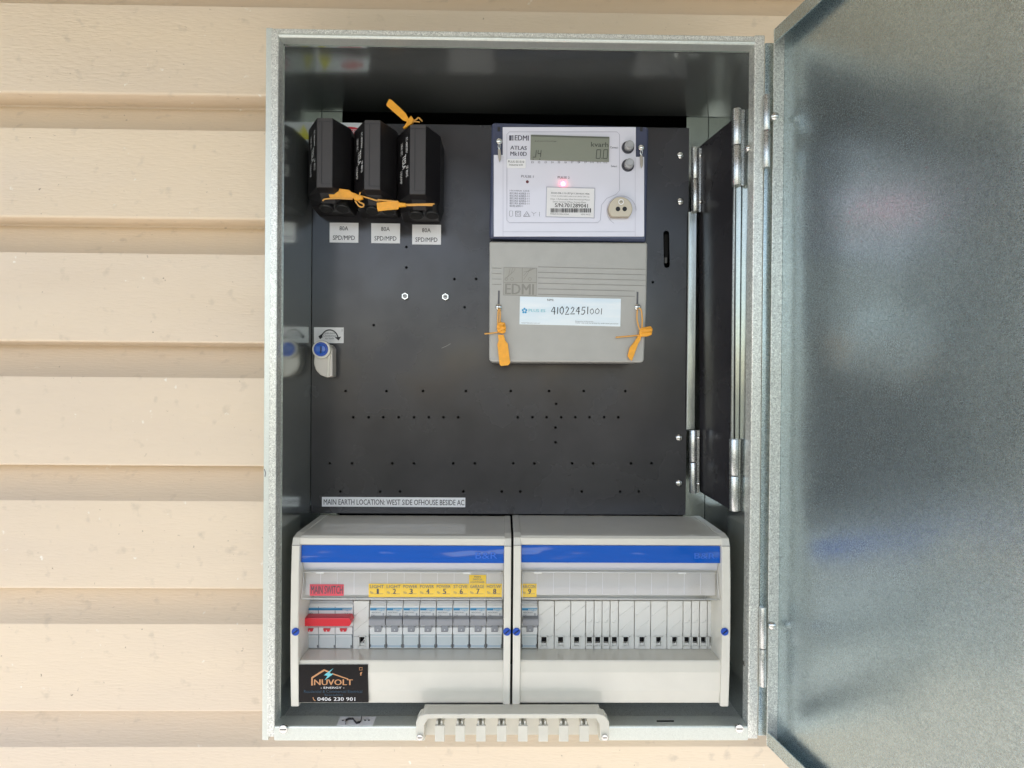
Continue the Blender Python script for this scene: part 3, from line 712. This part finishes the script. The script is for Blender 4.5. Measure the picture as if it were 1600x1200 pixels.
mb.build('body', ms)
mb = MB(); mb.pbox(472.5, 951, 535, 953.6, .0357, .0366, 'stripe_blue', .0001); mb.pbox(472.5, 950.2, 550, 951, .0358, .0366, 'brand_blue')
mb.ptext(':hager', 535, 950.4, 549.5, 955, .0357, 'brand_blue', .015); mb.ptext('SBR363', 473, 957, 488, 959.5, .0357, 'ink_grey'); mb.ptext('63A', 473, 961.5, 480, 964.5, .0357, 'ink_grey'); mb.ptext('2 4 6', 538, 957.5, 548, 960, .0357, 'ink_grey'); mb.build('brand_strip', ms)
mb = MB(); mb.ppoly([(467.2, 967), (468.5, 965.8), (546, 965.8), (547.5, 969), (549.2, 972.3), (547.5, 976), (546, 978.8), (468.5, 978.8), (467.2, 977.5)], .0245, .012, 'switch_red', .0007); mb.build('handle', ms)
for u in (483.5, 510, 536):
    mb = MB(); mb.ppoly([(u-5.5, 982.5), (u+6, 982.5), (u+4.5, 987.2), (u-4, 987.2)], .0342, .003, 'switch_red', .0003); mb.ppoly([(u-.8, 986.5), (u, 984.3), (u+1, 986.5)], .0341, .0001, 'sticker_white'); mb.build('indicator', ms)
for k in range(3):
    a = M0+.5+(M1-M0-1)*k/3; b_ = a+(M1-M0-1)/3-.7
    mb = MB(); mb.pbox(a, 992, b_, 1013, .0368, .0400, 'breaker_clear', .0006); mb.pbox(a+.6, 994.6, b_-.6, 995.5, .0366, .0370, 'breaker_white'); mb.pbox(b_-2.2, 1008, b_-.5, 1012, .0366, .0370, 'ink_grey'); mb.build('terminal_cover', ms)

# ------------------------------------------------------------------ electricity meter
ROTM = math.radians(.75)
mt = thing('electricity_meter', 'white faced electronic electricity meter with grey display and grey terminal cover', 'electricity meter', W(888, 570, YP), ROTM)
YM = .048
mb = MB(); mb.pbox(766, 193.5, 1012.5, 375.5, YM, YP-.0003, 'meter_rim', .0035, 3); case = mb.build('case', mt)
mb = MB(); yf = YM-.0008
FC = 'meter_face'
mb.ppoly([(785.5, 198.5), (993.5, 198.5), (993.5, 245), (1006.5, 245), (1006.5, 369.5), (771.5, 369.5), (771.5, 242), (785.5, 242)], yf, .001, FC, .0002)
# printed panel outline
def rr_pts(u0, v0, u1, v1, r, n=5):
    out = []
    for cx, cy, a0 in ((u1-r, v0+r, -90), (u1-r, v1-r, 0), (u0+r, v1-r, 90), (u0+r, v0+r, 180)):
        for k in range(n+1): a = math.radians(a0+90*k/n); out.append((cx+r*math.cos(a), cy+r*math.sin(a)))
    return out
y1 = yf-.0002
ol = [(796, 206), (964, 206), (968, 210), (968, 298), (962, 304), (948, 310), (940, 320), (938, 344), (934, 348), (796, 348), (792, 344), (792, 210), (796, 206)]
mb.stroke(ol, y1, .0006, 'meter_line')
mb.stroke([(786, 244), (786, 369)], y1, .0003, 'meter_line'); mb.stroke([(992.5, 246), (992.5, 369)], y1, .0003, 'meter_line'); mb.stroke([(786, 362), (992, 362)], y1, .0003, 'meter_line')
mb.ptext('EDMI', 804.5, 211.5, 826, 219.5, y1, 'meter_ink', .03); mb.pbox(795.5, 211.5, 799.3, 219.5, y1-.0001, y1+.0001, 'meter_ink')
for v in (211.5, 214.4, 217.3): mb.pbox(800.2, v, 802.2, v+2.1, y1-.0001, y1+.0001, 'meter_ink')
mb.ptext('ATLAS', 797.5, 228, 823, 234, y1, 'meter_ink', .03); mb.ptext('Mk10D', 797.5, 237, 823, 243.5, y1, 'meter_ink', .03)
mb.ptext('PULSE 1', 814.5, 274, 833.5, 277.5, y1, 'meter_ink', .01); mb.ptext('PULSE 2', 871.5, 275.5, 890, 279, y1, 'meter_ink', .01)
for k in range(7): mb.ptext('IEC/AS 62052-11' if k else '10(100)A UCS', 796.5, 297+3.9*k, 827 if k < 6 else 817, 299.7+3.9*k, y1, 'meter_ink', .005)
mb.stroke(rr_pts(796, 329.5, 801, 338, 1.5)+[(798, 329.5)], y1, .0003, 'meter_ink'); mb.stroke([(805.5, 330), (813.5, 330), (813.5, 338), (805.5, 338), (805.5, 330)], y1, .0005, 'meter_ink'); mb.stroke([(807.7, 332), (811.3, 332), (811.3, 336), (807.7, 336), (807.7, 332)], y1, .0004, 'meter_ink')
mb.stroke([(818, 338), (823, 330.5), (828.5, 338), (818, 338)], y1, .0005, 'meter_ink'); mb.stroke([(821, 337), (824, 333), (826, 337)], y1, .0004, 'meter_ink')
mb.stroke([(830.5, 331), (834, 334), (838, 331.5)], y1, .0003, 'meter_ink'); mb.stroke([(834, 334), (834, 337.5)], y1, .0003, 'meter_ink'); mb.stroke([(843, 331), (843, 338)], y1, .0003, 'meter_ink')
for k in range(12): u = 832+10.35*k; mb.ptext('E%d' % (k+1), u-(1.6 if k < 9 else 2.6), 252, u+(1.8 if k < 9 else 2.8), 255, y1, 'meter_ink', .005)
mb.ptext('Connect', 953.5, 228.5, 966, 232, y1, 'meter_ink'); mb.ptext('Select', 954.5, 258, 964, 261, y1, 'meter_ink')
mb.build('faceplate', mt)
mb = MB(); mb.pbox(829, 212, 952, 251, y1-.0012, yf, 'lcd', .0002); yl = y1-.0013
mb.pbox(830, 212.4, 951, 214.6, yl-.0001, yl, 'lcd_top_shadow')  # shadow along the display's top edge, painted as a dark strip
for u in (836, 839.5, 844, 847, 851, 854.5, 858, 861.5, 865, 867.5): mb.stroke([(u, 221+random.random()), (u+1.8, 219.5+random.random())], yl-.0001, .0005, 'lcd_ink')
mb.ptext('kvarh', 923.5, 222, 950.5, 229.5, yl-.0001, 'lcd_ink', .0)
def seg7(mb, u0, v0, w_, h, segs, y, m):
    a = {'a': [(0, 0), (1, 0)], 'b': [(1, 0), (1, .5)], 'c': [(1, .5), (1, 1)], 'd': [(0, 1), (1, 1)], 'e': [(0, .5), (0, 1)], 'f': [(0, 0), (0, .5)], 'g': [(0, .5), (1, .5)]}
    for s_ in segs: mb.stroke([(u0+q[0]*w_+(.5-q[1])*1.2, v0+q[1]*h) for q in a[s_]], y, .0007, m)
seg7(mb, 833, 234.5, 4.5, 11, 'bcd', yl-.0001, 'lcd_ink'); seg7(mb, 840.5, 234.5, 4.5, 11, 'fbgc', yl-.0001, 'lcd_ink')
seg7(mb, 932, 234, 6.2, 13.5, 'abcdef', yl-.0001, 'lcd_ink'); seg7(mb, 943, 234, 6.2, 13.5, 'abcdef', yl-.0001, 'lcd_ink'); mb.pbox(939.8, 246.5, 941.3, 248, yl-.0001, yl, 'lcd_ink')
for u in (833, 843.5): mb.pbox(u-.8, 248, u+.8, 249.5, yl-.0001, yl, 'lcd_ink')
mb.build('display', mt)
for v in (230.5, 258.5):
    mb = MB(); p = P(981, v, y1); mb.cyl(p, (0, 1, 0), .0066, .0016, 'knob_dark', n=32, bev=.0004); mb.cyl(p+Vector((.0004, -.004, 0)), (0, 1, 0), .0048, .007, 'knob_grey', r2=None, n=28, bev=.0008)
    mb.cyl(p+Vector((.0008, -.0082, .0003)), (0, 1, 0), .0035, .0016, 'knob_grey', n=24, bev=.0004); mb.build('push_button', mt)
mb = MB(); p = P(824, 284, y1); mb.dome(p, .0016, .0008, 'led_off'); mb.build('pulse_lamp', mt)
mb = MB(); p = P(880, 287, y1); mb.dome(p, .0017, .0014, 'led_red'); mb.build('pulse_lamp', mt, 'small red pulse lamp, lit')
mb = MB(); mb.ppoly(rr_pts(792, 248.5, 821.5, 262.5, 2), y1-.0004, .0003, 'sticker_white'); mb.ptext('PLUS ES E10', 794, 251, 819, 254.3, y1-.0005, 'ink', .01); mb.ptext('Industrial 6W', 796, 256, 817, 259, y1-.0005, 'ink', .005); mb.build('small_sticker', mt)
mb = MB(); mb.pbox(853, 292.5, 929.5, 340, y1-.0004, yf, 'meter_line'); mb.pbox(854.2, 293.7, 928.3, 338.8, y1-.0006, y1-.0003, 'sticker_white'); y2 = y1-.0008
mb.ptext('5D03.9B-113-Z7.J11.201021-406', 861, 301, 921, 304, y2, 'ink', .005); mb.ptext('1(10)A 3x230V/400V 50Hz 0.5S 3P4W 200 imp', 861, 306, 921, 308, y2, 'ink_grey'); mb.ptext('Class 1 Deliverable Multi-Functional Meter', 860, 310.5, 922, 312.5, y2, 'ink_grey'); mb.ptext('Direct Connect 3 Phase Current Meter', 864, 314.5, 916, 316.7, y2, 'ink_grey')
mb.ptext('S/N:701289041', 867, 318, 918.5, 324, y2, 'ink', .02); u = 860.5
while u < 923: wd_ = random.choice((.5, .7, 1.0, 1.5)); mb.pbox(u, 325.5, u+wd_, 332, y2-.0001, y2, 'ink'); u += wd_+random.choice((.5, .8, 1.1))
mb.ptext('MADE IN MALAYSIA', 860, 333.5, 889, 335.5, y2, 'ink_grey'); mb.ptext('EDMI  N-12', 908, 334, 922, 336, y2, 'ink_grey'); mb.build('serial_label', mt)
# optical port
mb = MB(); ring = [(971+23*math.cos(a), 329+23*math.sin(a)) for a in [math.radians(x) for x in range(120, 361, 12)]]
mb.stroke(ring, y1, .0005, 'meter_line')
c = (969.5, 326); R0 = 18.7
pts = [(c[0]+R0*math.cos(math.radians(a)), c[1]-R0*math.sin(math.radians(a))) for a in range(-42, 223, 11)]
mb.ppoly(pts, yf-.0065, .0067, 'champagne', .0006); mb.ppoly([(c[0]+(q[0]-c[0])*.93, c[1]+(q[1]-c[1])*.93+.4) for q in pts], yf-.0068, .001, 'champagne')
for u in (965.5, 976): p = P(u, 326.5, yf-.0068); mb.cyl(p, (0, 1, 0), .0024, .0008, 'ink', n=20)
cc = [(970.5+3.8*math.cos(a), 315.5+3.8*math.sin(a)) for a in [k*math.pi/8 for k in range(17)]]; mb.stroke(cc, yf-.0070, .0008, 'sticker_white'); mb.stroke([(968.5, 316), (970.5, 314), (972.5, 316)], yf-.0070, .0006, 'ink_grey')
mb.build('optical_port', mt)
for u in (779.5, 1002): mb = MB(); mb.pbox(u-2, 198.5, u+2, 205, YM-.0004, YM+.001, 'ink'); mb.build('seal_slot', mt)
# terminal cover
mb = MB(); YT = .047
mb.poly([P(764.8, 377, YT), P(1012, 379, YT), P(1010.5, 470, YT), P(1006.5, 563, YT), P(1003.5, 566.5, YT), P(768, 565.5, YT), P(764, 562, YT)], (0, YP-YT-.0002, 0), 'terminal_cover', .0018)
tcv = mb.build('terminal_cover', mt)
mb = MB(); yt = YT-.00025
for v in (418.5, 427, 435.5, 444): mb.pbox(768.5, v, 783.5, v+.9, yt, YT+.001, 'terminal_groove')
for k, v in enumerate((418.5, 427, 435.5, 444, 452.5, 461)): mb.pbox(840.5, v, 1009 if k < 4 else 992, v+.9, yt, YT+.001, 'terminal_groove')
mb.build('grooves', tcv)
mb = MB(); mb.pbox(786.5, 418, 838.5, 462, yt, YT+.001, 'terminal_groove'); mb.pbox(787.2, 418.7, 837.8, 461.3, yt-.0001, yt, 'terminal_emboss')
mb.ptext('EDMI', 789.5, 443.5, 834, 460, yt-.0002, 'terminal_groove', .03)
mb.stroke([(787, 441.5), (838, 441.5)], yt-.0002, .0005, 'terminal_groove'); mb.stroke([(816, 418.5), (816, 441.5)], yt-.0002, .0005, 'terminal_groove')
for k in range(3):
    mb.stroke([(789+k*4, 437-k*4), (795+k*4, 430-k*3), (797+k*4, 419)], yt-.0002, .0004, 'terminal_groove'); mb.stroke([(818, 437-6*k), (823+k, 430-6*k if k < 2 else 424), (829+4*k if k < 2 else 836, 419)], yt-.0002, .0004, 'terminal_groove')
for u, v in ((791, 436), (800, 436), (828, 436)): mb.stroke([(u+2.3*math.cos(a), v+2.3*math.sin(a)) for a in [k*math.pi/5 for k in range(11)]], yt-.0002, .0004, 'terminal_groove')
mb.build('embossed_logo', tcv)
mb = MB(); mb.pbox(812, 465, 969.8, 508.5, yt-.0003, YT+.001, 'nmi_sticker'); y3 = yt-.0005
mb.ptext('NMI:', 855, 467, 865.5, 470.5, y3, 'ink_grey', .01)
for k in range(5): a = math.radians(90+72*k); mb.ppoly([(819.5+2.9*math.cos(a)+1.7*math.cos(t), 485.5-3*math.sin(a)+1.7*math.sin(t)) for t in [j*math.pi/4 for j in range(8)]], y3, .0001, 'logo_cyan')
mb.ptext('PLUS ES', 826, 483, 852, 487.5, y3, 'cyan_ink', .01)
mb.ptext('https://pluses.com.au/', 815, 503.8, 844, 505.8, y3, 'ink_grey'); mb.ptext('Property of PLUS ES', 899, 501.5, 927, 503.3, y3, 'ink_grey'); mb.ptext('Cover may only be broken by authorised personnel', 899, 504.2, 966, 506.4, y3, 'ink_grey')
DG = {'4': [[(.75, 1), (.75, 0)], [(.6, 0), (0, .65), (1, .65)]], '1': [[(.5, 0), (.5, 1)]], '0': [[(.5, 0), (.1, .3), (.1, .7), (.5, 1), (.9, .7), (.9, .3), (.5, 0)]],
      '2': [[(.1, .25), (.4, 0), (.8, .2), (.6, .6), (.05, 1), (1, .95)]], '5': [[(.9, 0), (.25, .05), (.2, .45), (.7, .45), (.9, .75), (.5, 1), (.05, .95)]]}
u = 861
for k, ch in enumerate('41022451001'):
    w_ = 3 if ch == '1' else 6.6; hh = 11.5 if k < 8 else 9
    for st in DG[ch]: mb.stroke([(u+q[0]*w_+(1-q[1])*.8+random.uniform(-.45, .45), 479.5+(11.5-hh)+q[1]*hh+random.uniform(-.6, .6)) for q in st], y3, .0009 if k < 8 else .0006, 'ink')
    u += w_+1.8
mb.build('number_sticker', tcv, 'pale blue sticker with a handwritten number')
for u in (779.3, 996):
    mb = MB(); mb.pbox(u-1.4, 454 if u < 900 else 456, u+1.4, 476, yt, YT+.001, 'ink_grey'); p = P(u, 480, YT-.001); mb.dome(p, .0036, .0022, 'steel'); mb.box(p.x-.0003, p.x+.0003, p.y-.0024, p.y-.0018, p.z-.002, p.z+.002, 'ink'); mb.build('cover_screw', tcv)

# ------------------------------------------------------------------ seals
def resample(pts, n=5):
    q = []
    for i in range(len(pts)-1):
        p0 = pts[max(i-1, 0)]; p1 = pts[i]; p2 = pts[i+1]; p3 = pts[min(i+2, len(pts)-1)]
        for k in range(n):
            t = k/n; q.append(tuple(.5*((2*p1[j])+(-p0[j]+p2[j])*t+(2*p0[j]-5*p1[j]+4*p2[j]-p3[j])*t*t+(-p0[j]+3*p1[j]-3*p2[j]+p3[j])*t**3) for j in (0, 1)))
    return q+[pts[-1]]
def seal(label, y, paddle, head, tails, ribs=()):
    t = thing('plastic_seal', label, 'seal', W(*head[0], y), group='orange plastic security seals')
    mb = MB(); mb.ppoly(paddle, y, .0010, 'seal_orange', .0003); mb.build('paddle', t)
    mb = MB(); mb.ppoly(head, y-.0015, .0040, 'seal_orange', .0007)
    for r in ribs: mb.ptube(r, y-.0018, .0006, 'seal_orange')
    mb.build('locking_head', t)
    for tl in tails: mb = MB(); mb.ptube(resample(tl), y-.0002, .0008, 'strap_orange', flat=.6); mb.build('strap', t)
seal('orange seal hanging from the left screw of the meter terminal cover', .0425,
     [(778, 523), (787, 523), (789.5, 532), (793.5, 537), (797.3, 567), (794, 570.5), (783, 572), (780.5, 569), (777, 538), (779, 532)],
     [(777, 505), (781, 503), (789, 504), (790.5, 511), (790, 519), (785, 521), (778, 519), (776, 512)],
     [[(779, 482), (778, 493), (778, 506)], [(781, 482), (781.5, 493), (781, 506)], [(778, 519), (768, 520.5), (757, 521.5)]],
     ribs=[[(778, 508), (789, 511)], [(778, 515), (788, 507)], [(780, 519), (789, 515)]])
seal('orange seal hanging from the right screw of the meter terminal cover', .0425,
     [(997.5, 524), (1002, 525), (1001, 531), (997, 538), (987.5, 564), (983.5, 561), (980.5, 556), (984, 543), (991, 534)],
     [(1000.5, 513), (1004, 511.5), (1017, 509.5), (1020, 514), (1018.5, 523), (1012, 525.5), (1001, 526), (999, 521)],
     [[(996, 483), (995.5, 500), (1000, 516)], [(998, 481), (1002, 485), (1003.5, 500), (1003, 514)], [(1000, 523.5), (985, 525), (962, 527)]],
     ribs=[[(1003, 515), (1018, 513)], [(1003, 520), (1018, 519)]])
YS = .045
seal('orange seal lying across the bottoms of the left and middle black fuses', YS,
     [(514, 294.5), (517, 293), (530, 294.5), (545, 296.5), (549, 300), (558, 303), (560, 307), (553, 309), (548, 311.5), (515, 308.5), (513.5, 303)],
     [(551, 307), (556, 303), (566, 306), (567, 310), (560, 313), (553, 312)],
     [[(556, 310), (562, 316), (568, 319), (567, 323), (561, 322), (555, 314)], [(560, 305), (578, 310), (592, 314), (604, 313)], [(560, 311), (563, 300)], [(551, 311), (525, 310), (508, 311), (504, 314)]])
seal('orange seal strapped across the bottoms of the middle and right black fuses', YS-.003,
     [(588.5, 316.5), (600, 315), (621, 313), (624, 316), (632, 318.5), (632, 321), (624, 323), (622, 327), (607, 328), (590.5, 330), (589, 325)],
     [(622, 316), (634, 317), (634, 322), (623, 323)],
     [[(590, 312), (606, 313.5), (622, 315)], [(632, 319.5), (655, 319), (679, 318.5)], [(634, 321), (660, 320.5), (676, 321)]])
seal('orange seal standing up behind the top of the right black fuse', .052,
     [(603.5, 163), (608, 154.5), (612, 156), (624, 167), (634, 177), (639, 186), (636, 190), (630, 188), (613, 173), (604, 165)],
     [(632, 196), (637, 187), (642, 180), (647, 187), (644, 193), (632, 200), (629, 199)],
     [[(642, 190), (650, 187), (654, 184), (660, 190)], [(640, 192), (648, 190), (656, 191)]])

# wire seals on the upper part of the meter
for u, lab in ((779.8, 'small silver wire seal at the upper left corner of the meter'), (1002, 'small silver wire seal at the upper right corner of the meter')):
    v0 = 221 if u < 900 else 231
    t = thing('wire_seal', lab, 'wire seal', W(u, v0, YM), group='silver wire seals on the meter')
    mb = MB(); mb.dome(W(u, v0, YM-.002), .0034, .0022, 'steel'); mb.build('screw_head', t)
    mb = MB(); mb.ptube(resample([(u-1, v0+2), (u-1.5, v0+8), (u+.5, v0+13)]), YM-.003, .0006, 'steel'); mb.ptube(resample([(u+1, v0+2), (u+1.5, v0+7), (u, v0+13)]), YM-.0035, .0006, 'steel'); mb.build('wire', t)
    mb = MB(); mb.ppoly([(u-2, v0+12), (u+2, v0+11), (u+3, v0+20), (u+2.5, v0+28), (u+.5, v0+32), (u-1.5, v0+24)], YM-.0035, .0018, 'tag_metal', .0004); mb.build('crimped_tag', t)

# ------------------------------------------------------------------ service fuses
fg = 'black service fuses at the top left of the panel'
f0loc = W(660, 340, YP)
fu = thing('service_fuse', 'right of the three black service fuses, orange seal standing behind its top', 'fuse', f0loc, group=fg)
FY = .036
def fx(u, y, v=250): return P(u, v, y).x
def fz(v, y=FY): return P(652, v, y).z
def section(yf, inset=0, b0=.0, yb=YP-.0004):
    return [(fx(626, YP)+inset, yb), (fx(621, .064)+inset, max(.064, yf+.004)), (fx(640, FY)+inset*.5, yf), (fx(665.5, FY)-inset*.5, yf), (fx(688, .062)-inset, max(.062, yf+.004)), (fx(694, YP)-inset, yb)]
def loft(mb, secs, m):
    b = bmesh.new(); R_ = [[b.verts.new((x, y, z)) for x, y in pts] for z, pts in secs]
    for i in range(len(R_)-1):
        n_ = len(R_[i])
        for j in range(n_): b.faces.new((R_[i][j], R_[i][(j+1) % n_], R_[i+1][(j+1) % n_], R_[i+1][j]))
    b.faces.new(R_[0]); b.faces.new(list(reversed(R_[-1])))
    bmesh.ops.recalc_face_normals(b, faces=b.faces[:]); bmesh.ops.bevel(b, geom=b.edges[:], offset=.0006, segments=2, affect='EDGES', profile=.5)
    mb._merge(b, m)
mb = MB()
loft(mb, [(fz(193), section(FY+.006, .002)), (fz(196), section(FY)), (fz(303), section(FY)), (fz(308), section(FY+.008, .001)), (fz(322), section(FY+.015, .004))], 'fuse_black')
fb = mb.build('fuse_body', fu)
mb = MB()
xa, xb = fx(640.5, FY-.0008), fx(665, FY-.0008)
mb.box(xa, xb, FY-.0008, FY+.001, fz(304), fz(195.5), 'fuse_face', .0005)
xs_ = fx(648.5, FY)
mb.box(xs_-.0003, xs_+.0003, FY-.0010, FY-.0007, fz(298.5), fz(202), 'ink'); mb.box(xs_, xb, FY-.0010, FY-.0007, fz(298.8), fz(298.2), 'ink'); mb.box(xa, xb, FY-.0010, FY-.0007, fz(201.8), fz(201.2), 'ink')
mb.build('front_strip', fu)
# printing on the left sloping face
mb = MB()
p0 = Vector((fx(640, FY), FY, 0)); p1 = Vector((fx(621, .064), .064, 0)); e = (p0-p1).normalized(); Ls = (p0-p1).length
nrm = e.cross(Vector((0, 0, -1))).normalized()
if nrm.y > 0: nrm = -nrm
def side(txt, va, vb, fr, hgt, off=.01):
    zc = (fz(va)+fz(vb))/2; c = p1+e*Ls*fr+Vector((0, 0, zc))+nrm*.0005
    ex = Vector((0, 0, -1)); ey = e; ez = ex.cross(ey)
    M = Matrix(((ex.x, ey.x, ez.x, c.x), (ex.y, ey.y, ez.y, c.y), (ex.z, ey.z, ez.z, c.z), (0, 0, 0, 1)))
    mb.textM(txt, M, abs(fz(va)-fz(vb)), hgt, 'fuse_ink', off)
side('AC 400/500V', 211, 236, .80, .0052, .02); side('100A IEC', 215, 234, .40, .0052, .02); side('TESLA', 237, 258, .60, .0095, .03); side('SF 801S', 257, 274, .84, .0056, .02); side('100AMP', 259, 279, .36, .0060, .02)
mb.build('printing', fb)
for u in (651, 676):
    mb = MB(); p = P(u, 328, .060); mb.cyl(p, (0, .25, 1), .0074, .012, 'rubber', r2=.0062, n=24, bev=.0006)
    q = p-Vector((0, .25, 1)).normalized()*.0062; mb.cyl(q, (0, .25, 1), .0080, .0028, 'rubber', n=24, bev=.0008); mb.cyl(q-Vector((0, .25, 1)).normalized()*.0015, (0, .25, 1), .0060, .0006, 'dark_hole', n=24)
    mb.build('terminal_boot', fu)
CUR[1] = 0
for (u, v), lab in (((581.5, 187.5), 'middle of the three black service fuses, between its two neighbours'), ((507, 184), 'left of the three black service fuses, nearest the steel side wall')):
    c = copy_tree(fu); c.location = f0loc + (W(u, v, FY)-W(652.5, 195, FY)); c['label'] = lab
